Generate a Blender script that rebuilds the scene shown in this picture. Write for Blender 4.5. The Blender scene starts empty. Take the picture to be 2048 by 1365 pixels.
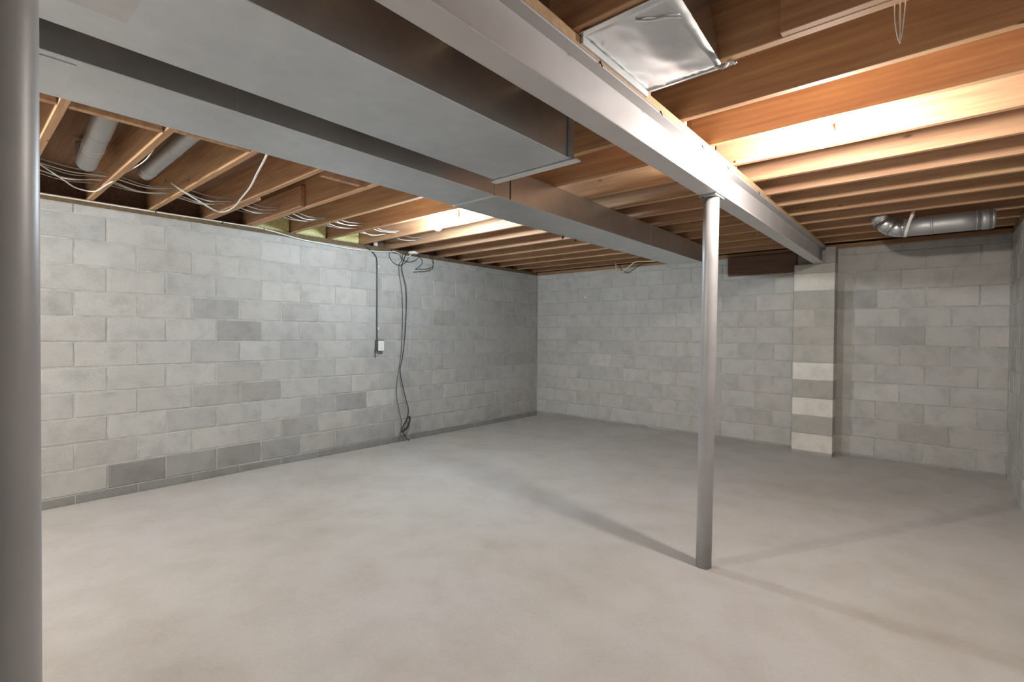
import bpy, math, random
from mathutils import Vector, Matrix
random.seed(7)
sc = bpy.context.scene
col = sc.collection

# ------------------------------------------------------------------ camera
CAM = Vector((5.1666, -6.6454, 1.3665))
FPX, YAW, PITCH, ROLL = 983.43, 0.712104, -0.0141816, 0.0084882
f0 = Vector((-math.sin(YAW), math.cos(YAW), 0)); r0 = Vector((math.cos(YAW), math.sin(YAW), 0)); u0 = Vector((0, 0, 1))
fw = f0*math.cos(PITCH) + u0*math.sin(PITCH); up = u0*math.cos(PITCH) - f0*math.sin(PITCH)
rt = r0*math.cos(ROLL) + up*math.sin(ROLL); up = up*math.cos(ROLL) - r0*math.sin(ROLL)
cd = bpy.data.cameras.new('camera'); cd.sensor_width = 36; cd.lens = FPX*36/2048; cd.clip_start = .05
cam = bpy.data.objects.new('camera', cd); col.objects.link(cam)
cam.matrix_world = Matrix(((rt.x, up.x, -fw.x, CAM.x), (rt.y, up.y, -fw.y, CAM.y), (rt.z, up.z, -fw.z, CAM.z), (0, 0, 0, 1)))
sc.camera = cam

# ------------------------------------------------------------------ world and exposure (the room is closed; its bulbs light it)
w = bpy.data.worlds.new('world'); sc.world = w; w.use_nodes = True
w.node_tree.nodes['Background'].inputs[0].default_value = (.5, .5, .5, 1)
w.node_tree.nodes['Background'].inputs[1].default_value = .05
sc.view_settings.view_transform = 'Standard'; sc.view_settings.look = 'None'
sc.view_settings.gamma = 1; sc.view_settings.use_curve_mapping = False
sc.view_settings.exposure = 0.74
BULB_COOL, BULB_WARM, BULB_REAR = (.74, .89, 1.0), (1.0, .94, .88), (1.0, .98, .94)
POWER_COOL, POWER_WARM, POWER_REAR = 1000, 880, 2700        # emission of the glass bulbs

# ------------------------------------------------------------------ materials
def newmat(name):
    m = bpy.data.materials.new(name); m.use_nodes = True
    nt = m.node_tree; return m, nt, nt.nodes['Principled BSDF']
def N(nt, t, **kw):
    n = nt.nodes.new(t)
    for k, v in kw.items():
        if k in n.inputs.keys() if not isinstance(k, int) else False: n.inputs[k].default_value = v
        else: setattr(n, k, v)
    return n
def noise(nt, vec, scale, detail=4, rough=.55):
    n = nt.nodes.new('ShaderNodeTexNoise'); n.inputs['Scale'].default_value = scale
    n.inputs['Detail'].default_value = detail; n.inputs['Roughness'].default_value = rough
    if vec is not None: nt.links.new(vec, n.inputs['Vector'])
    return n.outputs['Fac']
def ramp(nt, fac, stops):
    r = nt.nodes.new('ShaderNodeValToRGB'); e = r.color_ramp.elements
    while len(e) > 1: e.remove(e[-1])
    e[0].position = stops[0][0]; e[0].color = (*stops[0][1], 1)
    for p, c in stops[1:]:
        x = e.new(p); x.color = (*c, 1)
    nt.links.new(fac, r.inputs[0]); return r.outputs[0]
def mixc(nt, mode, fac, a, b):
    n = nt.nodes.new('ShaderNodeMix'); n.data_type = 'RGBA'; n.blend_type = mode; n.clamp_factor = True
    for sock, v in ((n.inputs[0], fac), (n.inputs[6], a), (n.inputs[7], b)):
        if isinstance(v, (int, float)): sock.default_value = v
        elif isinstance(v, tuple): sock.default_value = (*v, 1)
        else: nt.links.new(v, sock)
    return n.outputs[2]
def bump(nt, bsdf, h, strength, dist=.004):
    b = nt.nodes.new('ShaderNodeBump'); b.inputs['Strength'].default_value = strength; b.inputs['Distance'].default_value = dist
    nt.links.new(h, b.inputs['Height']); nt.links.new(b.outputs[0], bsdf.inputs['Normal'])
def objvec(nt, offset=True, scale=(1, 1, 1)):
    tc = nt.nodes.new('ShaderNodeTexCoord'); mp = nt.nodes.new('ShaderNodeMapping')
    mp.inputs['Scale'].default_value = scale
    nt.links.new(tc.outputs['Object'], mp.inputs['Vector'])
    if offset:
        oi = nt.nodes.new('ShaderNodeObjectInfo'); ml = nt.nodes.new('ShaderNodeMath'); ml.operation = 'MULTIPLY'; ml.inputs[1].default_value = 37.0
        nt.links.new(oi.outputs['Random'], ml.inputs[0]); nt.links.new(ml.outputs[0], mp.inputs['Location'])
    return mp.outputs[0]
def geovec(nt):
    return nt.nodes.new('ShaderNodeNewGeometry').outputs['Position']
def objcol(nt):
    return nt.nodes.new('ShaderNodeObjectInfo').outputs['Color']

def m_block(name):                                  # concrete masonry: tint of each unit in obj.color
    m, nt, b = newmat(name)
    v = objvec(nt)
    c1 = ramp(nt, noise(nt, v, 7, 5), [(.25, (.82, .82, .82)), (.5, (1, 1, 1)), (.8, (1.1, 1.09, 1.07))])
    c2 = ramp(nt, noise(nt, v, 160, 3, .7), [(.3, (.86, .86, .86)), (.6, (1.04, 1.04, 1.04))])
    g = ramp(nt, noise(nt, geovec(nt), 1.3, 4), [(.3, (.93, .92, .90)), (.55, (1, 1, 1)), (.8, (1.03, 1.02, 1.03))])
    c = mixc(nt, 'MULTIPLY', 1, objcol(nt), c1); c = mixc(nt, 'MULTIPLY', 1, c, c2); c = mixc(nt, 'MULTIPLY', 1, c, g)
    nt.links.new(c, b.inputs['Base Color']); b.inputs['Roughness'].default_value = .93; b.inputs['Specular IOR Level'].default_value = .25
    bump(nt, b, noise(nt, v, 190, 4, .7), .35, .003)
    return m
def m_mortar(name, c):
    m, nt, b = newmat(name)
    v = geovec(nt)
    cc = ramp(nt, noise(nt, v, 9, 6, .65), [(.3, tuple(x*.72 for x in c)), (.55, c), (.75, tuple(min(1, x*1.22) for x in c))])
    nt.links.new(cc, b.inputs['Base Color']); b.inputs['Roughness'].default_value = .95
    bump(nt, b, noise(nt, v, 120, 4), .4, .003); return m
def m_floor():
    m, nt, b = newmat('concrete_floor')
    v = geovec(nt)
    c1 = ramp(nt, noise(nt, v, .75, 5, .5), [(.30, (.43, .41, .375)), (.46, (.50, .485, .455)), (.6, (.505, .49, .475)), (.75, (.54, .53, .52))])
    c2 = ramp(nt, noise(nt, v, 3.2, 5, .6), [(.3, (.90, .885, .86)), (.55, (1, 1, 1)), (.8, (1.05, 1.05, 1.05))])
    c3 = ramp(nt, noise(nt, v, 70, 3, .7), [(.3, (.95, .95, .945)), (.7, (1.03, 1.03, 1.03))])
    c = mixc(nt, 'MULTIPLY', 1, c1, c2); c = mixc(nt, 'MULTIPLY', 1, c, c3)
    nt.links.new(c, b.inputs['Base Color'])
    b.inputs['Roughness'].default_value = .72; b.inputs['Specular IOR Level'].default_value = .3
    bump(nt, b, noise(nt, v, 22, 5), .12, .004); return m
def m_wood(name, light, dark, knots=True, rough=.72):
    m, nt, b = newmat(name)
    v = objvec(nt, True, (1.2, 22, 22))
    g = noise(nt, v, 1.6, 6, .6)
    c = ramp(nt, g, [(.32, dark), (.52, tuple((a+d)/2 for a, d in zip(light, dark))), (.7, light)])
    if knots:
        v2 = objvec(nt, True, (1, 2.2, 2.2)); vo = nt.nodes.new('ShaderNodeTexVoronoi'); vo.inputs['Scale'].default_value = 2.6
        nt.links.new(v2, vo.inputs['Vector'])
        k = ramp(nt, vo.outputs['Distance'], [(.035, (.30, .22, .16)), (.075, (1, 1, 1))])
        c = mixc(nt, 'MULTIPLY', .8, c, k)
    c = mixc(nt, 'MULTIPLY', 1, c, objcol(nt))
    nt.links.new(c, b.inputs['Base Color']); b.inputs['Roughness'].default_value = rough; b.inputs['Specular IOR Level'].default_value = .3
    bump(nt, b, g, .12, .002); return m
def m_galv(name, c, rough=.42, metal=.9, dirt=.05, bmp=.015):
    m, nt, b = newmat(name)
    v = objvec(nt)
    c1 = ramp(nt, noise(nt, v, 14, 2, .5), [(.3, tuple(x*(1-dirt) for x in c)), (.65, c)])
    c2 = ramp(nt, noise(nt, v, 2.5, 4), [(.3, (.88, .88, .87)), (.7, (1.05, 1.05, 1.05))])
    nt.links.new(mixc(nt, 'MULTIPLY', 1, c1, c2), b.inputs['Base Color'])
    b.inputs['Metallic'].default_value = metal
    rr = ramp(nt, noise(nt, v, 9, 3), [(.3, (rough*.95,)*3), (.7, (rough*1.05,)*3)])
    nt.links.new(rr, b.inputs['Roughness'])
    if bmp: bump(nt, b, noise(nt, v, 4, 2), bmp, .01)
    return m
def m_plain(name, c, rough=.5, metal=0, spec=.5, var=.08, scale=8):
    m, nt, b = newmat(name)
    v = objvec(nt)
    cc = ramp(nt, noise(nt, v, scale, 4), [(.3, tuple(x*(1-var) for x in c)), (.7, tuple(min(1, x*(1+var)) for x in c))])
    nt.links.new(cc, b.inputs['Base Color']); b.inputs['Roughness'].default_value = rough
    b.inputs['Metallic'].default_value = metal; b.inputs['Specular IOR Level'].default_value = spec; return m
def m_emit(name, c, s):
    m, nt, b = newmat(name)
    b.inputs['Base Color'].default_value = (*c, 1); b.inputs['Emission Color'].default_value = (*c, 1); b.inputs['Emission Strength'].default_value = s
    return m

M = dict(
    block=m_block('concrete_block'), mortar=m_mortar('mortar', (.46, .45, .425)), floor=m_floor(),
    pine=m_wood('joist_pine', (.62, .40, .22), (.43, .235, .145)), ply=m_wood('subfloor_plywood', (.33, .2, .12), (.22, .12, .07), False, .85),
    treated=m_wood('sill_lumber', (.30, .22, .13), (.18, .12, .07)), darkwood=m_wood('dark_board', (.20, .13, .10), (.13, .085, .065)),
    nailer=m_wood('nailer_pine', (.66, .47, .28), (.52, .33, .17)),
    galv=m_galv('galvanized_sheet', (.71, .74, .77), .36, .88), galv_shiny=m_galv('galvanized_bright', (.74, .75, .76), .26, .95, .06, .05),
    galv_round=m_galv('galvanized_pipe', (.50, .50, .50), .55, .8), steel=m_plain('grey_primed_steel', (.57, .55, .555), .42, .1, .5, .05, 5),
    post=m_plain('grey_painted_post', (.34, .335, .34), .40, .1, .5, .08, 6), white=m_plain('white_plastic', (.80, .80, .78), .45),
    porcelain=m_plain('white_porcelain', (.82, .81, .78), .25), black=m_plain('black_rubber', (.03, .03, .033), .5),
    cable=m_plain('white_cable_jacket', (.74, .72, .66), .5), greycable=m_plain('grey_cable_jacket', (.42, .40, .36), .55),
    yellowcable=m_plain('yellow_cable_jacket', (.62, .60, .36), .5), boxgrey=m_plain('dark_steel_box', (.10, .10, .105), .5, .5),
    insul=m_plain('yellow_fibreglass', (.74, .71, .34), .95, 0, .1, .15, 40), seal=m_plain('duct_sealant', (.66, .67, .68), .6, .2),
    nail=m_plain('nail_steel', (.08, .075, .07), .5, .6), bulb_c=m_emit('lit_bulb_cool', BULB_COOL, POWER_COOL), bulb_w=m_emit('lit_bulb_warm', BULB_WARM, POWER_WARM), bulb_r=m_emit('lit_bulb_rear', BULB_REAR, POWER_REAR))

# ------------------------------------------------------------------ helpers
W = {}
def props(o, label=None, cat=None, group=None, kind=None):
    if label: o['label'] = label
    if cat: o['category'] = cat
    if group: o['group'] = group
    if kind: o['kind'] = kind
    return o
def link(o, parent, origin):
    origin = Vector(origin); col.objects.link(o)
    if parent is not None: o.parent = parent; o.location = origin - W[parent.name]
    else: o.location = origin
    W[o.name] = origin
    return o
def empty(name, loc, label, cat, group=None):
    o = bpy.data.objects.new(name, None); o.empty_display_size = .1
    link(o, None, loc); return props(o, label, cat, group)
def mk(name, verts, faces, mat, parent=None, origin=None, smooth=False, tint=None):
    if origin is None:
        xs, ys, zs = zip(*verts); origin = ((min(xs)+max(xs))/2, (min(ys)+max(ys))/2, min(zs))
    me = bpy.data.meshes.new(name)
    me.from_pydata([(x-origin[0], y-origin[1], z-origin[2]) for x, y, z in verts], [], faces)
    me.materials.append(M[mat]); me.validate()
    import bmesh
    bm = bmesh.new(); bm.from_mesh(me); bmesh.ops.recalc_face_normals(bm, faces=bm.faces); bm.to_mesh(me); bm.free()
    if smooth:
        for p in me.polygons: p.use_smooth = True
    o = bpy.data.objects.new(name, me)
    if tint is not None: o.color = (*tint, 1)
    return link(o, parent, origin)
def boxgeo(x, y, z, ch=0.0):
    (x0, x1), (y0, y1), (z0, z1) = x, y, z
    if ch <= 0:
        v = [(x0, y0, z0), (x1, y0, z0), (x1, y1, z0), (x0, y1, z0), (x0, y0, z1), (x1, y0, z1), (x1, y1, z1), (x0, y1, z1)]
        return v, [(0, 3, 2, 1), (4, 5, 6, 7), (0, 1, 5, 4), (1, 2, 6, 5), (2, 3, 7, 6), (3, 0, 4, 7)]
    import bmesh
    bm = bmesh.new(); v, f = boxgeo(x, y, z)
    vs = [bm.verts.new(p) for p in v]
    for q in f: bm.faces.new([vs[i] for i in q])
    bmesh.ops.bevel(bm, geom=list(bm.edges), offset=ch, segments=1, affect='EDGES')
    bm.verts.index_update()
    r = [tuple(a.co) for a in bm.verts], [tuple(a.index for a in q.verts) for q in bm.faces]
    bm.free(); return r
def box(name, x, y, z, mat, parent=None, ch=0.0, tint=None, origin=None):
    v, f = boxgeo(x, y, z, ch); return mk(name, v, f, mat, parent, origin, False, tint)
def join(*gs):
    V, F = [], []
    for v, f in gs:
        n = len(V); V += list(v); F += [tuple(i+n for i in q) for q in f]
    return V, F
def spline(pts, n=8):
    P = [Vector(p) for p in pts]; out = []
    for i in range(len(P)-1):
        a, b, c, d = P[max(i-1, 0)], P[i], P[i+1], P[min(i+2, len(P)-1)]
        for k in range(n):
            t = k/n
            out.append(.5*((2*b)+(c-a)*t+(2*a-5*b+4*c-d)*t*t+(3*b-a-3*c+d)*t**3))
    return out+[P[-1]]
def tubegeo(path, r, n=8, caps=True):
    P = [Vector(p) for p in path]; V, F = [], []; nrm = None
    for i, p in enumerate(P):
        t = (P[min(i+1, len(P)-1)]-P[max(i-1, 0)]).normalized()
        if nrm is None: nrm = t.orthogonal().normalized()
        nrm = (nrm - t*nrm.dot(t))
        nrm = nrm.normalized() if nrm.length > 1e-6 else t.orthogonal().normalized()
        bn = t.cross(nrm); rr = r[i] if isinstance(r, (list, tuple)) else r
        for k in range(n):
            a = 2*math.pi*k/n; V.append(tuple(p+(nrm*math.cos(a)+bn*math.sin(a))*rr))
    for i in range(len(P)-1):
        for k in range(n):
            F.append((i*n+k, i*n+(k+1) % n, (i+1)*n+(k+1) % n, (i+1)*n+k))
    if caps: F += [tuple(range(n))[::-1], tuple(range((len(P)-1)*n, len(P)*n))]
    return V, F
def tube(name, path, r, mat, parent=None, n=8, smooth=True):
    v, f = tubegeo(path, r, n); return mk(name, v, f, mat, parent, None, smooth)
def cable(name, pts, r, mat, label=None, cat=None, group=None, parent=None, n=6, sub=7):
    o = tube(name, spline(pts, sub), r, mat, parent, n); return props(o, label, cat, group)
def lathe(prof, c, n=20):                             # profile (radius, z) about vertical axis at c
    V, F = [], []
    for r, z in prof:
        for k in range(n):
            a = 2*math.pi*k/n; V.append((c[0]+r*math.cos(a), c[1]+r*math.sin(a), c[2]+z))
    for i in range(len(prof)-1):
        for k in range(n): F.append((i*n+k, i*n+(k+1) % n, (i+1)*n+(k+1) % n, (i+1)*n+k))
    F += [tuple(range(n))[::-1], tuple(range((len(prof)-1)*n, len(prof)*n))]
    return V, F

# ------------------------------------------------------------------ room shell
XR, YS = 5.70, -10.6                                 # side wall with the round pipe, wall behind the camera
ZJ, ZT, ZSUB = 2.415, 2.366, 2.65                    # joist undersides, wall tops, subfloor
B, Z0 = .2032, 1.275
def fz(x, y): return -.02 + .05*(1-math.exp(-max(x, 0)))*math.exp(min(y, 0)/1.5)
nx, ny = 24, 44; V, F = [], []
for j in range(ny+1):
    for i in range(nx+1):
        x = -.2+(XR+.4)*i/nx; y = YS-.2+(0.4-YS)*j/ny; V.append((x, y, fz(x, y)))
for j in range(ny):
    for i in range(nx): a = j*(nx+1)+i; F.append((a, a+1, a+nx+2, a+nx+1))
n = len(V); V += [(-.2, YS-.2, -.15), (XR+.2, YS-.2, -.15), (XR+.2, .2, -.15), (-.2, .2, -.15)]; F.append((n, n+3, n+2, n+1))
props(mk('floor', V, F, 'floor', None, (0, 0, 0), True), 'pale grey concrete basement floor with faint brown stains', kind='structure')
props(box('ceiling', (-.2, XR+.2), (YS-.2, .2), (ZSUB, ZSUB+.02), 'ply'), 'brown plywood subfloor above the joists', kind='structure')

BLK = {}
def blockmesh(w, h, var):
    key = (round(w, 4), round(h, 4), var)
    if key in BLK: return BLK[key]
    rnd = random.Random(hash(key) & 0xffff); hw = w/2
    out = [(-hw, 0), (hw, 0), (hw, h), (-hw, h)]
    inn = []
    for (x, z) in out:
        cx = .0035+rnd.random()*.003; cz = .0035+rnd.random()*.003
        if rnd.random() < .12: cx += .012; cz += .006
        cx = min(cx, w*.3); cz = min(cz, h*.3)
        inn.append((x-math.copysign(cx, x), z+(cz if z == 0 else -cz)))
    v = [(x, .05, z) for x, z in out]+[(x, .004, z) for x, z in out]+[(x, 0, z) for x, z in inn]
    f = [(8, 9, 10, 11)]
    for r in (0, 4):
        for k in range(4): f.append((r+k, r+(k+1) % 4, r+4+(k+1) % 4, r+4+k))
    me = bpy.data.meshes.new('block'); me.from_pydata(v, [], f); me.materials.append(M['block'])
    BLK[key] = me; return me
def tintfor(base=.455, spread=.035, hue=None):
    g = base*(1+random.uniform(-1, 1)*spread*2.0); h = random.uniform(-1, 1)*.012
    return (g*(1.005+h), g*.99, g*(.945-h))
def course(wall, side, k, joints, a0, a1, zlo, zhi, pos, tintf, skip=None):
    """one course of blocks between a0 and a1 along the wall, with head joints at the given positions"""
    z0, z1 = max(Z0+k*B, zlo), min(Z0+(k+1)*B, zhi)
    if z1-z0 < .02: return
    mj = .0048 if k > -7 else .0012
    cuts = [a0]+[q for q in joints if a0+.045 < q < a1-.045]+[a1]
    for q0, q1 in zip(cuts[:-1], cuts[1:]):
        if skip and skip(q0, q1, k): continue
        wd, h = q1-q0-2*mj-random.choice((0, 0, 0, .001, .004)), z1-z0-2*mj-random.choice((0, 0, 0, .001, .003))
        me = blockmesh(wd, h, random.randrange(4))
        o = bpy.data.objects.new('block', me); cc = (q0+q1)/2; off = random.uniform(-.0015, .0025)
        if side == 'left': loc = (pos+off, cc, z0+mj); rz = math.pi/2
        elif side == 'back': loc = (cc, pos-off, z0+mj); rz = 0
        elif side == 'right': loc = (pos-off, cc, z0+mj); rz = -math.pi/2
        o.rotation_euler = (random.uniform(-.003, .003), 0, rz+random.uniform(-.003, .003))
        t = tintf(cc, k); o.color = (*t, 1)
        link(o, wall, loc)
REC = .0032
wl = props(box('wall_left', (-.2, -REC), (YS, .2), (-.1, ZT), 'mortar', origin=(0, 0, 0)), 'grey concrete block wall with black cables and white outlet', kind='structure')
wb = props(box('wall_back', (-.2, XR+.2), (REC, .2), (-.1, ZT), 'mortar', origin=(0, 0, 0)), 'grey concrete block far wall behind the slim steel post', kind='structure')
wr = props(box('wall_right', (XR+REC, XR+.2), (YS, .2), (-.1, ZT), 'mortar', origin=(0, 0, 0)), 'shaded concrete block wall beside the round metal pipe', kind='structure')
ws = props(box('wall_rear', (-.2, XR+.2), (YS-.2, YS), (-.1, ZT), 'mortar', origin=(0, 0, 0)), 'plain concrete wall behind the viewpoint', kind='structure')
YL = -5.962
DARK = {(0.32, 0): .76}
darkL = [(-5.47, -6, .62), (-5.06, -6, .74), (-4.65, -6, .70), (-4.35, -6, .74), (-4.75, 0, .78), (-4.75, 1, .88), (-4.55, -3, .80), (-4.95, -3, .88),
         (-3.55, -4, .80), (-3.9, -4, .84), (-4.3, -5, .88), (-3.7, -6, .80), (-3.3, -5, .86), (-2.0, 1, .9), (-4.25, 3, .93), (-5.1, -4, .93), (-3.0, -6, .82)]
liteL = [(-5.6, 0, 1.09), (-5.15, 0, 1.10), (-5.3, -1, 1.10), (-4.55, -1, 1.12), (-3.15, -3, 1.12), (-3.25, -4, 1.12), (-4.45, 2, 1.10), (-4.35, 4, 1.07), (-3.6, 2, 1.08), (-5.6, 3, 1.04), (-4.9, 3, 1.05)]
def tl(y, k):
    t = tintfor()
    s = 1.0
    for (yy, kk, m_) in darkL+liteL:
        if kk == k and abs(y-yy) < .2: s = m_
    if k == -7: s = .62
    return tuple(x*s for x in t)
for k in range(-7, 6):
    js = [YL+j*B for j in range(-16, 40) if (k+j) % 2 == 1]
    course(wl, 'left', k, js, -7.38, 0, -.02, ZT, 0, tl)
lightB = [(4.5, -3, 1.14), (4.9, 0, 1.0)]
darkB = [(4.55, 2, .86), (5.0, 0, .84), (5.0, -5, .9), (.8, 3, .9), (1.2, 3, .95)]
def tb(x, k):
    t = tintfor(.495)
    s = 1.0
    for (xx, kk, m_) in lightB+darkB:
        if kk == k and abs(x-xx) < .2: s = m_
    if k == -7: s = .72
    return tuple(v*s for v in t)
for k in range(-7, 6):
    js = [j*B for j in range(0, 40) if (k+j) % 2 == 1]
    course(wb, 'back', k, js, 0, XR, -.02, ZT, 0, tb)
for k in range(-7, 6):
    js = [-.1-j*B for j in range(0, 34) if (k+j) % 2 == 1][::-1]
    course(wr, 'right', k, js, -6.4, 0, -.02, ZT, XR, lambda y, k: tintfor(.5))
# block courses out of the frame, joined: side walls behind the viewpoint and the rear wall
def stuffblocks(wall, name, side, a0, a1, pos):
    V, F = [], []
    for k in range(-7, 6):
        z0, z1 = max(Z0+k*B, -.02)+.005, min(Z0+(k+1)*B, ZT)-.005
        if z1-z0 < .02: continue
        q = a0-(.2 if k % 2 else 0)
        while q < a1:
            b0, b1 = max(q, a0)+.005, min(q+.4064, a1)-.005; q += .4064
            if b1-b0 < .03: continue
            if side == 'left': g = boxgeo((pos-.02, pos), (b0, b1), (z0, z1))
            elif side == 'right': g = boxgeo((pos, pos+.02), (b0, b1), (z0, z1))
            else: g = boxgeo((b0, b1), (pos-.02, pos), (z0, z1))
            V, F = join((V, F), g)
    o = mk(name, V, F, 'block', wall, (0, 0, 0), False, (.37, .365, .35)); o['kind'] = 'stuff'
stuffblocks(wl, 'more_blocks', 'left', YS, -7.38, 0)
stuffblocks(wr, 'more_blocks', 'right', YS, -6.4, XR)
stuffblocks(ws, 'more_blocks', 'rear', 0, XR, YS+.004)
# sill plates and rim boards
props(box('trim_1', (-.14, .004), (YS, .14), (ZT, ZJ), 'treated', ch=.003, tint=(.62, .6, .55)), 'dark sill board on top of the wall with the cables', kind='structure')
props(box('trim_2', (.004, XR-.004), (-.012, .14), (ZT, ZJ), 'nailer', ch=.003, tint=(.5, .44, .42)), 'brown sill board on top of the far wall', kind='structure')
props(box('trim_3', (XR-.004, XR+.14), (YS, .14), (ZT, ZJ), 'treated', ch=.003, tint=(1, 1, 1)), 'sill board on top of the wall beside the round pipe', kind='structure')
props(box('trim_4', (-.16, -.12), (YS, .14), (ZJ, ZSUB), 'darkwood', tint=(1.3, 1.2, 1.1)), 'rim board above the wall with the cables', kind='structure')
props(box('trim_5', (XR+.1, XR+.14), (YS, .14), (ZJ, ZSUB), 'darkwood', tint=(1.3, 1.2, 1.1)), 'rim board above the wall beside the round pipe', kind='structure')
props(box('trim_6', (-.12, XR+.1), (.06, .1), (ZJ, ZSUB), 'darkwood', tint=(1.3, 1.2, 1.1)), 'rim board above the far wall', kind='structure')

props(box('trim_7', (-.12, XR+.1), (YS-.14, YS), (ZT, ZSUB), 'darkwood', tint=(1.3, 1.2, 1.1)), 'rim board above the rear wall', kind='structure')

# ------------------------------------------------------------------ pilaster carrying the beam
PX0, PX1, PY = 3.905, 4.311, -.2
pil = empty('pilaster', ((PX0+PX1)/2, -.1, 0), 'block pilaster with cream and grey blocks carrying the steel beam', 'pilaster')
box('mortar_core', (PX0+.005, PX1-.005), (PY+.005, -.005), (-.02, 2.19), 'mortar', pil)
def pblock(x0, x1, z0, z1, s, y1=-.0045, mat='block'):
    g = boxgeo((x0+.003, x1-.003), (PY, y1), (z0+.004, z1-.004), .004)
    t = tintfor(.48, .02); t = (t[0]*s, t[1]*s*.99, t[2]*s*.96)
    mk('block', g[0], g[1], mat, pil, None, False, t)
for k in range(-7, 5):
    z0, z1 = max(Z0+k*B, .0), min(Z0+(k+1)*B, 2.19)
    s = {3: 1.48, -2: 1.62, -4: 1.66, -6: 1.6, 4: 1.1, 1: 1.08, -1: 1.08, -7: .85}.get(k, .97)
    if k == 1:
        pblock(PX0, PX0+.22, z0, z1, 1.16); pblock(PX0+.22, PX1, z0, z1, .98)
    else: pblock(PX0, PX1, z0, z1, s)
g = boxgeo((4.213, PX1-.002), (PY+.004, -.0045), (2.192, ZT), .004); mk('block', *g, 'block', pil, None, False, (.40, .38, .35))
props(box('wall_board', (3.125, 3.9), (-.045, -.006), (2.13, 2.364), 'darkwood', ch=.003, tint=(1, .95, .95)), 'dark brown board against the far wall, next to the pilaster', 'board')

# ------------------------------------------------------------------ floor joists
ORD = ['', 'first', 'second', 'third', 'fourth', 'fifth', 'sixth', 'seventh', 'eighth', 'ninth', 'tenth', 'eleventh', 'twelfth', 'thirteenth', 'fourteenth', 'fifteenth', 'sixteenth', 'seventeenth', 'eighteenth', 'nineteenth', 'twentieth']
def wtint(a=.9, b=1.08):
    g = random.uniform(a, b); return (g, g*random.uniform(.96, 1.02), g*random.uniform(.93, 1.02))
def joist(x0, x1, y, label, group, t=.038):
    """joist along x with a slightly crowned underside"""
    V, F = [], []; nseg = 8; bow = random.uniform(-.003, .003); sl = random.uniform(-.004, .004)
    for i in range(nseg+1):
        u = i/nseg; x = x0+(x1-x0)*u; dy = sl*math.sin(math.pi*u)*1.2; c = .0025
        zb = ZJ+bow*math.sin(math.pi*u)
        V += [(x, y+dy+c, zb), (x, y+dy+t-c, zb), (x, y+dy+t, zb+c), (x, y+dy+t, ZSUB), (x, y+dy, ZSUB), (x, y+dy, zb+c)]
    for i in range(nseg):
        for k in range(6): F.append((i*6+k, i*6+(k+1) % 6, (i+1)*6+(k+1) % 6, (i+1)*6+k))
    F += [tuple(range(6))[::-1], tuple(range(nseg*6, nseg*6+6))]
    return V, F
SP = .4115
LJ = {}
for n in range(-4, 15):
    y = -5.88+SP*n; num = 15-n
    lab = f'pine joist spanning from the cable wall to the beam, {ORD[num]} from the far wall'
    V, F = joist(-.1, 4.20, y, lab, None)
    if n in (2, 3):
        e = empty('floor_joist', (2, y, ZJ), 'pine joist doubled by a long board along the cable wall end' if n == 2 else 'pine joist with a shallow scab board nailed at the cable wall end', 'joist', 'joists over the cable side')
        mk('joist_plank', V, F, 'pine', e, None, False, wtint()); LJ[n] = e
        if n == 2: box('sister_board', (-.09, 1.07), (y+.0395, y+.077), (ZJ+.001, ZSUB-.01), 'pine', e, .002, wtint())
        else: box('scab_board', (-.09, 1.13), (y-.04, y-.0015), (ZJ+.004, ZJ+.18), 'pine', e, .002, wtint())
    else:
        o = mk('floor_joist', V, F, 'pine', None, None, False, wtint()); props(o, lab, 'joist', 'joists over the cable side'); LJ[n] = o
RY = [-4.71+.4125*i for i in range(-5, 12)]
for i, y in enumerate(RY):
    num = len(RY)-i
    if i == 4: y = -5.225
    lab = f'pine joist between the beam and the pipe-side wall, {ORD[num]} from the far wall'
    V, F = joist(4.105, XR+.1, y, lab, None)
    t = wtint(.9, 1.02)
    if i == 5:
        e = empty('floor_joist', (4.9, y, ZJ), f'pine joist beside the sheet metal pan, doubled near the hanging wires', 'joist', 'joists over the pipe side')
        mk('joist_plank', V, F, 'pine', e, None, False, t)
        box('sister_board', (4.74, XR-.02), (y-.036, y-.0002), (ZJ+.001, ZSUB-.02), 'pine', e, .002, t)
    else:
        o = mk('floor_joist', V, F, 'pine', None, None, False, t); props(o, lab, 'joist', 'joists over the pipe side')
# blocking between the first joists, beside the flat duct
for n, x, lab in ((-2, 2.036, 'nearest the grey post'), (-1, 2.036, 'across the bay of the larger round pipe'), (0, 2.10, 'across the bay of the slimmer round pipe'), (2, 2.0, 'in the bay past the drooping white cable')):
    y0 = -5.88+SP*n+.041; y1 = y0+SP-.044
    if n == 2: y0 += .04; y1 -= .04
    props(box('joist_blocking', (x, x+.038), (y0, y1), (ZJ+.002, ZSUB-.004), 'pine', ch=.002, tint=wtint()), 'short wooden blocking between joists '+lab, 'blocking', 'blocking beside the flat duct')

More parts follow.
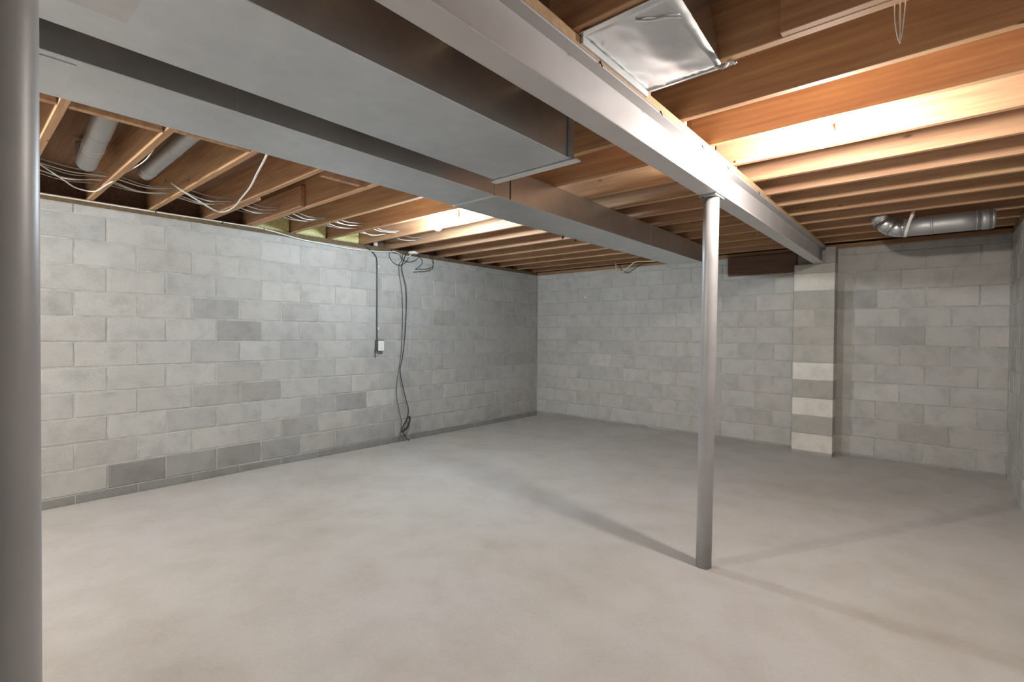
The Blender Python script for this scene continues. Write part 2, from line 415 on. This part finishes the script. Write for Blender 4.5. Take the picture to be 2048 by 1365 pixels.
# ------------------------------------------------------------------ steel beam and posts
BX, BH, ZB, ZTF = 4.152, .0535, 2.19, 2.378
bm_ = empty('steel_beam', (BX, -3.5, ZB), 'grey steel I-beam with a wooden nailer, resting on the slim post', 'beam')
def ibeam_part(name, x, z, ch): box(name, x, (YS+.1, -.02), z, 'steel', bm_, ch)
ibeam_part('bottom_flange', (BX-BH, BX+BH), (ZB, ZB+.009), .002)
ibeam_part('web', (BX-.0035, BX+.0035), (ZB+.009, ZTF-.009), 0)
ibeam_part('top_flange', (BX-BH, BX+BH), (ZTF-.009, ZTF), .002)
for y0, y1, dx in ((YS+.1, -5.55, .0), (-5.548, -2.70, .002), (-2.698, -.02, -.012)):
    o = box('nailer', (BX-BH+.004+dx, BX+BH-.001+dx), (y0, y1), (ZTF+.0005, ZJ-.0005), 'nailer', bm_, .002, wtint(.95, 1.05)); o['label'] = 'pale pine nailer board bolted on the top flange'
for y in (-5.045, -4.517, -3.999, -3.58, -2.9):
    tube('nail', [(BX+BH-.004, y, ZTF+.012), (BX+BH+.003, y, ZTF-.004), (BX+BH+.007, y+.006, ZTF-.017)], .0028, 'nail', bm_, 6)

def post(x, y, tx, ty, label):
    e = empty('support_post', (x, y, -.02), label, 'post', 'steel posts under the beam')
    n = 28; R = .0445
    zt = ZB-.011
    path = [(x+(tx-x)*t, y+(ty-y)*t, -.03+(zt+.03)*t) for t in [i/6 for i in range(7)]]
    v, f = tubegeo(path, R, n); mk('shaft', v, f, 'post', e, None, True)
    box('top_plate', (tx-.05, tx+.05), (ty-.075, ty+.075), (ZB-.0105, ZB-.0005), 'post', e, .002)
    for sy in (-1, 1):
        tube('plate_bolt', [(tx-.03, ty+sy*.06, ZB-.018), (tx-.03, ty+sy*.06, ZB-.0102)], .007, 'nail', e, 6, False)
post(4.131, -3.672, 4.146, -3.668, 'slim grey steel post in mid-floor under the beam')
post(4.131, -6.592, 4.131, -6.592, 'thick-looking grey steel post close to the viewer at the picture edge')

# ------------------------------------------------------------------ rectangular ducts
def duct(name, label, x0, x1, zb, zt, secs, cat='duct'):
    e = empty(name, ((x0+x1)/2, sum(secs)/len(secs), zb), label, cat)
    for y0, y1 in zip(secs[:-1], secs[1:]):
        s = box('duct_section', (x0, x1), (y0+.001, y1-.001), (zb, zt), 'galv', e, .003)
    for y in secs[1:-1]:                               # drive cleats round each joint
        for nm, xx, zz in (('drive_cleat', (x0-.004, x1+.004), (zb-.005, zb+.001)), ('side_cleat', (x1-.001, x1+.004), (zb, zt-.004)), ('side_cleat', (x0-.004, x0+.001), (zb, zt-.004))):
            box(nm, xx, (y-.007, y+.007), zz, 'seal' if nm == 'drive_cleat' else 'galv', e, .001)
    return e
d1 = duct('trunk_duct', 'wide flat sheet metal duct ending between the beam and the longer duct', 3.318, 3.823, 2.21, 2.409, [-10.2, -8.5, -4.655])
box('end_flange', (3.300, 3.858), (-4.672, -4.630), (2.198, 2.209), 'seal', d1, .003)['label'] = 'pale folded flange and sealant along the duct end'
box('side_flange', (3.824, 3.832), (-4.70, -4.655), (2.211, 2.405), 'galv_round', d1, .001)
g = boxgeo((3.478, 3.80), (-7.3, -6.312), (2.2055, 2.2098), .001); mk('patch_panel', *g, 'seal', d1)['label'] = 'paler sealed patch under the duct'
d2 = duct('trunk_duct', 'long flat sheet metal duct running from the near end to the far wall', 2.742, 3.117, 2.21, 2.409, [-10.2, -8.6, -4.44, -2.285, -.93])
g = boxgeo((2.765, 3.082), (-7.4, -6.362), (2.2075, 2.2098), .0008); mk('patch_panel', *g, 'galv', d2)
box('edge_trim', (2.739, 2.750), (-4.42, -2.30), (2.2065, 2.212), 'galv', d2, .001)
for i, yy in enumerate((-4.42, -3.20, -3.01)):
    v = [(2.735, yy, 2.209), (2.742, yy, 2.209), (2.742, yy+.05, 2.209), (2.735, yy+.05, 2.209), (2.730, yy+.02, 2.18), (2.737, yy+.02, 2.18)]
    if i: mk('hanger_tab', v, [(0, 1, 2, 3), (0, 4, 5, 1), (1, 5, 2), (2, 5, 4, 3), (0, 3, 4)], 'nail', d2)
for yy in (-5.9, -3.6, -1.7):                          # standing seam lines on the exposed side
    box('seam', (3.1165, 3.1185), (yy-.003, yy+.003), (2.214, 2.405), 'galv', d2)
for yy in (-4.30,):
    box('seam', (3.1165, 3.1195), (yy-.004, yy+.004), (2.214, 2.405), 'nail', d2)

# panned joist bay in sheet metal over the beam
pan = empty('panned_return', (4.36, -4.9, ZJ), 'shiny crumpled sheet metal pan closing a joist bay beside the beam', 'duct')
xa, xb, ya, yb = 4.214, 4.525, -5.19, -4.668
V, F = [], []; nxp, nyp = 14, 16; rp = random.Random(3)
for j in range(nyp+1):
    for i in range(nxp+1):
        u, v_ = i/nxp, j/nyp
        V.append((xa+(xb-xa)*u+(.03*(1-v_) if i == nxp else 0), ya+(yb-ya)*v_, ZJ-.004-.010*math.sin(math.pi*u)*math.sin(math.pi*v_)+rp.uniform(-.0025, .0025)*(1 if 0 < i < nxp and 0 < j < nyp else .6)))
for j in range(nyp):
    for i in range(nxp): a = j*(nxp+1)+i; F.append((a, a+1, a+nxp+2, a+nxp+1))
o = mk('pan_sheet', V, F, 'galv_shiny', pan, None, True); o.modifiers.new('thickness', 'SOLIDIFY').thickness = .0012
v = [(xb, ya+.02, ZJ-.003), (xb, yb-.04, ZJ-.003), (xb-.02, yb-.10, ZSUB-.03), (xb-.045, ya+.10, ZSUB-.03), (xb+.0015, ya+.02, ZJ-.003), (xb+.0015, yb-.04, ZJ-.003), (xb-.0185, yb-.10, ZSUB-.03), (xb-.0435, ya+.10, ZSUB-.03)]
mk('pan_end', v, [(0, 1, 2, 3), (4, 7, 6, 5), (0, 4, 5, 1), (1, 5, 6, 2), (2, 6, 7, 3), (3, 7, 4, 0)], 'galv_shiny', pan)
box('pan_lip', (BX+BH+.0005, xa+.004), (ya+.01, yb), (ZTF+.006, ZJ-.004), 'seal', pan, .001)
box('pan_lip', (xa, xb+.05), (yb-.004, yb+.010), (ZJ-.008, ZJ-.003), 'galv_shiny', pan, .001)
box('pan_lip', (xa, xb), (ya-.012, ya+.012), (ZJ-.008, ZJ-.003), 'galv_shiny', pan, .001)
tube('foil_crumple', spline([(4.50, -4.69, ZJ-.008), (4.53, -4.675, ZJ-.016), (4.555, -4.69, ZJ-.006), (4.57, -4.67, ZJ-.012)], 4), .006, 'galv_shiny', pan, 5)
tube('foil_crumple', spline([(4.40, -5.15, ZJ-.012), (4.44, -5.12, ZJ-.014), (4.48, -5.10, ZJ-.01), (4.52, -5.07, ZJ-.012)], 4), .004, 'galv_shiny', pan, 5)

# ------------------------------------------------------------------ round pipes
def ring(name, c, axis, r, mat, parent, wd=.012, extra=.003):
    a = Vector(axis).normalized(); c = Vector(c)
    v, f = tubegeo([c-a*wd/2, c-a*wd*.2, c+a*wd*.2, c+a*wd/2], [r, r+extra, r+extra, r], 24); return mk(name, v, f, mat, parent, None, True)
pe = empty('round_pipe', (5.05, -1.14, 2.246), 'round galvanized pipe with a shiny elbow below the joists at the far wall', 'pipe')
PZ, PYC, PR = 2.323, -1.14, .076
v, f = tubegeo([(4.93, PYC, PZ), (5.1, PYC, PZ), (5.3, PYC, PZ), (5.43, PYC, PZ)], PR, 28); mk('pipe_run', v, f, 'galv_round', pe, None, True)
ec = Vector((4.93, PYC, PZ+.165)); er = .165; gores = 3
angs = [i*math.pi/2/gores for i in range(gores+1)]
for i in range(gores):                                # segmented elbow
    pts = [ec+Vector((-math.sin(a)*er, 0, -math.cos(a)*er)) for a in (angs[i], (angs[i]+angs[i+1])/2, angs[i+1])]
    v, f = tubegeo(pts, PR+.001*(i % 2), 28, True); mk('elbow_gore', v, f, 'galv_shiny', pe, None, True)
    d = Vector((-math.cos(angs[i]), 0, math.sin(angs[i]))); ring('elbow_bead', ec+Vector((-math.sin(angs[i])*er, 0, -math.cos(angs[i])*er)), d, PR, 'galv_shiny', pe, .01, .004)
v, f = tubegeo([(4.765, PYC, PZ+.165), (4.765, PYC, 2.63)], PR, 28); mk('riser', v, f, 'galv_round', pe, None, True)
box('collar_screw', (4.77, 4.782), (PYC-PR-.008, PYC-PR+.004), (2.52, 2.532), 'nail', pe)
ring('collar', (5.12, PYC, PZ), (1, 0, 0), PR, 'galv_round', pe, .02, .003)
v, f = tubegeo([(5.425, PYC, PZ), (5.44, PYC, PZ), (5.49, PYC, PZ)], [PR, PR+.003, PR+.003], 28); mk('end_coupling', v, f, 'galv_round', pe, None, True)
v, f = tubegeo([(5.49, PYC, PZ), (5.505, PYC, PZ), (5.512, PYC, PZ)], [PR+.003, PR-.004, PR-.02], 28); mk('end_cap', v, f, 'galv_round', pe, None, True)
for xr in (5.40, 5.465): ring('bead', (xr, PYC, PZ), (1, 0, 0), PR+(.003 if xr > 5.46 else 0), 'galv_round', pe, .008, .003)
V, F = [], []                                        # hanger strap under the pipe
pts = [(5.0, PYC-PR-.004, ZJ+.03)]+[(4.965-.02*math.sin(t), PYC-math.cos(t)*(PR+.004), PZ-math.sin(t)*(PR+.004)) for t in [i*math.pi/10 for i in range(11)]]+[(5.0, PYC+PR+.004, ZJ+.03)]
for q in pts: V += [(q[0]-.011, q[1], q[2]), (q[0]+.011, q[1], q[2])]
for i in range(len(pts)-1): F.append((2*i, 2*i+1, 2*i+3, 2*i+2))
o = mk('hanger_strap', V, F, 'cable', pe); o.modifiers.new('thickness', 'SOLIDIFY').thickness = .0015

for A, Bp, r, lab in (((2.025, -6.072, 2.553), (.87, -6.013, 2.482), .057, 'larger round metal pipe up in the joist bay closest to the grey post'), ((2.09, -5.66, 2.560), (.87, -5.689, 2.493), .047, 'slimmer round metal pipe up in the second joist bay')):
    A, Bp = Vector(A), Vector(Bp); at = lambda t: A+(Bp-A)*t
    e = empty('round_pipe', tuple(at(.5)-Vector((0, 0, r))), lab, 'pipe')
    v, f = tubegeo([at(i/4) for i in range(5)], r, 24); mk('pipe_run', v, f, 'galv_round', e, None, True)
    for t in ((.68, .73) if r > .05 else (.93,)): ring('white_tie', at(t), Bp-A, r, 'white', e, .006, .002)
    ring('collar', at(.5), Bp-A, r, 'galv_round', e, .02, .003)
    v, f = tubegeo(spline([Bp+Vector((.03, 0, .0)), Bp+Vector((0, 0, .01)), Bp+Vector((-.015, 0, .05)), Bp+Vector((-.015, 0, .13))], 4), r-.002, 20); mk('boot_elbow', v, f, 'galv_round', e, None, True)

# ------------------------------------------------------------------ bulbs
def lamp(x, y, z, mat, label, y0, y1):
    e = empty('bare_bulb', (x, y, z), label, 'lamp', 'bare ceiling bulbs')
    prof = [(.004, -.042), (.018, -.039), (.031, -.028), (.039, -.010), (.039, .004), (.033, .018), (.021, .034), (.0145, .046)]
    mk('glass_bulb', *lathe(prof, (x, y, z), 18), mat, e, None, True)
    mk('lampholder', *lathe([(.017, .040), (.021, .042), (.024, .060), (.052, .074), (.057, .082), (.057, .092)], (x, y, z), 24), 'porcelain', e, None, True)
    mk('outlet_box', *lathe([(.050, .0925), (.050, .125)], (x, y, z), 8), 'galv_round', e)
    box('hanger_bar', (x-.012, x+.012), (y0, y1), (z+.1255, z+.135), 'galv_round', e)
lamp(4.724, -3.797, 2.345, 'bulb_w', 'glowing bare bulb between joists near the round pipe', -3.84, -3.48)
lamp(1.69, -3.672, 2.350, 'bulb_c', 'glowing bare bulb near the block wall with the outlet', -3.78, -3.415)
lamp(1.69, -8.05, 2.350, 'bulb_r', 'bare bulb behind the viewpoint on the cable side', -8.2, -7.9)

# ------------------------------------------------------------------ insulation, cables, outlet
for n in (3, 4, 5):
    y0 = -5.88+SP*n+.04; o = box('insulation_batt', (-.115, -.01), (y0+.004, y0+SP-.046), (ZJ+.001, ZJ+.16), 'insul', ch=.02)
    props(o, {3: 'yellow fibreglass batt tucked above the wall, two bays before the bare bulb', 4: 'yellow fibreglass batt tucked above the wall, one bay before the bare bulb', 5: 'yellow fibreglass batt tucked above the wall in the bulb bay'}[n], 'insulation', 'fibreglass at the wall top')
def flat(pts, x): return [(x, b, c) for a, b, c in pts]
def sagged(x, z, ya, yb, amp, xa=0):
    pts = []; y = ya; k = 0
    js = [-5.88+SP*n+.019 for n in range(-4, 12)]
    js = [q for q in js if ya <= q <= yb]
    for q0, q1 in zip(js[:-1], js[1:]):
        r_ = random.uniform(.4, 1.5)
        pts += [(x+random.uniform(-.012, .012), q0, z+random.uniform(-.006, .006)), (x+xa*r_, (q0+q1)/2, z-amp*r_)]
    pts.append((x, js[-1], z)); return pts
for i, (x, z, ya, yb, amp, mt, lab) in enumerate((
        (.742, 2.475, -7.2, -3.3, .028, 'greycable', 'grey cable strung through the joists, the one furthest from the block wall'),
        (.69, 2.462, -7.2, -3.3, .035, 'cable', 'white cable strung through the joists, second furthest from the block wall'),
        (.63, 2.47, -7.2, -2.9, .022, 'greycable', 'grey cable strung through the joists, middle of the run'),
        (.57, 2.458, -7.2, -3.7, .04, 'cable', 'white cable strung through the joists, drooping nearest the round pipes'),
        (.50, 2.465, -7.2, -2.9, .03, 'cable', 'white cable strung through the joists, second closest to the block wall'),
        (.40, 2.47, -7.2, -2.5, .02, 'greycable', 'grey cable strung through the joists, closest to the block wall'))):
    cable('electric_cable', sagged(x, z, ya, yb, amp, .01), 0.0042, mt, lab, 'cable', 'cables through the joists')
cable('electric_cable', [(.75, -6.24, 2.45), (.62, -6.1, 2.40), (.53, -6.02, 2.378), (.53, -5.92, 2.375), (.70, -5.88, 2.40), (.80, -5.84, 2.43)], .005, 'cable', 'white cable loop sagging below the first joist', 'cable')
cable('electric_cable', [(2.30, -5.43, 2.44), (2.2, -5.41, 2.39), (1.85, -5.32, 2.385), (1.506, -5.231, 2.38), (1.15, -5.16, 2.375), (.909, -5.113, 2.37), (.66, -5.09, 2.372), (.56, -5.12, 2.38), (.62, -5.2, 2.385), (.774, -5.319, 2.385), (.90, -5.45, 2.40), (.92, -5.55, 2.45)], .0062, 'cable', 'single white cable drooping in a long loop below the joists', 'cable')
cable('electric_cable', [(1.8, -5.825, 2.48), (1.62, -5.832, 2.42), (1.45, -5.834, 2.405), (1.1, -5.83, 2.43), (.8, -5.825, 2.46)], .0035, 'cable', 'thin wire running along the side of a joist by the slimmer pipe', 'cable')
e = empty('wall_cable', (.03, -4.5, 2.40), 'white cable stapled along the sill and sagging across the block wall', 'cable')
tube('cable_jacket', spline([(.012, -7.3, 2.400), (.012, -6.9, 2.398), (.012, -6.145, 2.401), (.012, -5.473, 2.402), (.012, -4.884, 2.408), (.014, -4.517, 2.405), (.02, -4.157, 2.36), (.02, -3.85, 2.345), (.02, -3.568, 2.338), (.02, -3.25, 2.350), (.02, -3.02, 2.372), (.016, -2.96, 2.385), (.016, -2.90, 2.38), (.016, -2.80, 2.352), (.016, -2.74, 2.348), (.02, -2.70, 2.375), (.03, -2.68, 2.415)], 6), .0065, 'cable', e)
for y in (-6.6, -5.43, -4.9, -4.52, -2.98): box('staple', (.004, .022), (y-.004, y+.004), (2.392, 2.416), 'nail', e)
# receptacle with its black feed cable
e = empty('wall_outlet', (.03, -3.16, 1.14), 'white wall outlet on a dark box, mounted on the block wall', 'outlet')
box('back_box', (.004, .05), (-3.215, -3.11), (1.15, 1.28), 'boxgrey', e, .006)
cv = box('cover_plate', (.0505, .058), (-3.198, -3.118), (1.148, 1.272), 'white', e, .002)
for zz in (1.185, 1.235): box('socket_face', (.0582, .0595), (-3.172, -3.144), (zz-.016, zz+.016), 'white', cv, .001)
tube('loose_wire', spline([(.03, -3.215, 1.19), (.035, -3.232, 1.15), (.03, -3.222, 1.10), (.025, -3.215, 1.07)], 5), .005, 'black', e, 6)
e = empty('feed_cable', (.012, -3.19, 1.28), 'straight black cable running down the block wall to the outlet', 'cable')
tube('cable_jacket', spline([(.0, -3.36, 2.40), (.01, -3.30, 2.365), (.012, -3.225, 2.31), (.012, -3.198, 2.25), (.012, -3.194, 2.1), (.012, -3.192, 1.8), (.012, -3.192, 1.5), (.02, -3.192, 1.285)], 6), .0072, 'black', e)
for zz in (2.17, 1.42): box('cable_clip', (.004, .022), (-3.180, -3.168), (zz-.018, zz+.018), 'white', e, .002)
props(box('cable_tag', (.01, .03), (-3.245, -3.195), (2.42, 2.51), 'white', ch=.003), 'small white plate above the sill over the feed cable', 'plate')
mk_s = lathe([(.06, 0), (.07, .012), (.05, .03)], (.075, -2.70, 2.383), 18)
o = mk('splitter_box', *mk_s, 'white', None, None, True); props(o, 'small white junction dome at the wall top where black wires gather', 'junction box')
# black coaxial cables
cable('coaxial_cable', flat([(.03, -2.98, 2.39), (.018, -3.02, 2.33), (.016, -2.96, 2.25), (.016, -2.86, 2.225), (.016, -2.77, 2.27), (.018, -2.72, 2.35), (.02, -2.70, 2.39)], .012), .0042, 'black', 'black wire loop hanging under the white junction dome, the wide one', 'cable', 'black wires at the wall top')
cable('coaxial_cable', flat([(.03, -2.86, 2.40), (.02, -2.86, 2.34), (.018, -2.80, 2.29), (.018, -2.70, 2.285), (.018, -2.60, 2.33), (.02, -2.56, 2.39)], .024), .0042, 'black', 'black wire loop hanging under the white junction dome, the small one', 'cable', 'black wires at the wall top')
cable('coaxial_cable', flat([(.02, -2.62, 2.41), (.016, -2.53, 2.36), (.016, -2.50, 2.30), (.016, -2.56, 2.235), (.016, -2.61, 2.20), (.016, -2.54, 2.21), (.016, -2.42, 2.225), (.016, -2.33, 2.26), (.016, -2.31, 2.32), (.02, -2.33, 2.41)], .012), .0042, 'black', 'black wire bent in a zigzag at the wall top past the dome', 'cable', 'black wires at the wall top')
cable('coaxial_cable', flat([(.02, -2.40, 2.41), (.016, -2.34, 2.34), (.016, -2.335, 2.24), (.016, -2.45, 2.19), (.016, -2.56, 2.175), (.016, -2.65, 2.158)], .026), .004, 'black', 'black wire end trailing sideways at the wall top', 'cable', 'black wires at the wall top')
cable('coaxial_cable', flat([(.02, -2.82, 2.40), (.018, -2.85, 2.28), (.016, -2.885, 2.227), (.016, -2.88, 2.1), (.016, -2.855, 1.979), (.016, -2.83, 1.75), (.016, -2.83, 1.47), (.016, -2.85, 1.1), (.016, -2.885, .90), (.016, -2.91, .75), (.016, -2.91, .55), (.018, -2.87, .38), (.02, -2.84, .25), (.02, -2.85, .12), (.03, -2.88, .01)], .036), 0.0038, 'boxgrey', 'thin grey wire hanging straight down the wall to the floor', 'cable', 'wires hanging to the floor')
coil = [(.02, -2.78, 2.40), (.018, -2.84, 2.26), (.016, -2.855, 2.18), (.016, -2.82, 2.05), (.016, -2.79, 1.95), (.016, -2.78, 1.75), (.016, -2.79, 1.5), (.016, -2.81, 1.25), (.016, -2.84, 1.05), (.016, -2.872, .92), (.016, -2.86, .80), (.016, -2.82, .65), (.016, -2.77, .48), (.016, -2.742, .40), (.018, -2.745, .33)]
for i in range(26):
    a = i*2*math.pi/10; coil.append((.022+.004*(i % 5), -2.79+.072*math.sin(a+.4)*(1-.012*i), .20+.095*math.cos(a)*(1-.015*i)+.04*math.sin(a)))
coil += [(.03, -2.82, .08), (.04, -2.78, .02), (.05, -2.75, -.005)]
cable('coaxial_cable', [(a+.034, b, c) for a, b, c in coil], .0055, 'black', 'black cable hanging down the wall and coiled just above the floor', 'cable', 'wires hanging to the floor')
# cable by the far end of the duct, hanging loop by the joist, wall plug
cable('electric_cable', [(1.55, -.115, 2.435), (1.56, -.13, 2.41), (1.59, -.16, 2.34), (1.68, -.18, 2.295), (1.76, -.18, 2.325), (1.85, -.2, 2.375), (1.95, -.25, 2.40), (2.10, -.16, 2.405), (2.3, -.11, 2.41), (2.38, -.10, 2.42)], .0100, 'yellowcable', 'yellowish cable looping under the joists at the far wall', 'cable')
for i, (dx, lo) in enumerate(((0, 2.305), (.012, 2.30))):
    cable('hanging_wire', [(5.050+dx, -4.665, 2.45), (5.050+dx*1.2, -4.662, 2.38), (5.057+dx*.6, -4.660, lo+.02), (5.064, -4.659, lo), (5.069-dx*.3, -4.660, lo+.02), (5.074-dx, -4.662, 2.38), (5.078-dx, -4.665, 2.45)], .0016, 'cable', ('outer' if i == 0 else 'inner')+' loop of thin pale wire dangling from a doubled joist', 'wire', 'thin wires dangling from a joist')
props(box('wall_plug', (.945, .968), (-.006, -.0005), (1.945, 1.972), 'white', ch=.001), 'tiny white plug in a block of the far wall', 'plug')
cable('electric_cable', [(1.60, -3.62, 2.45), (1.55, -3.42, 2.44), (1.62, -3.40, 2.43)], .005, 'cable', 'short white lead entering the joist beside the cool bulb', 'cable')
cable('electric_cable', [(1.62, -3.006, 2.47), (1.75, -3.008, 2.478), (1.95, -3.008, 2.492), (2.15, -3.008, 2.497), (2.4, -3.008, 2.51)], .006, 'cable', 'white cable stapled along a joist face past the cool bulb', 'cable')
cable('electric_cable', [(4.22, -3.478, 2.43), (4.4, -3.478, 2.435), (4.6, -3.48, 2.445), (4.70, -3.60, 2.455)], .005, 'cable', 'white cable stapled along a joist to the warm bulb', 'cable')
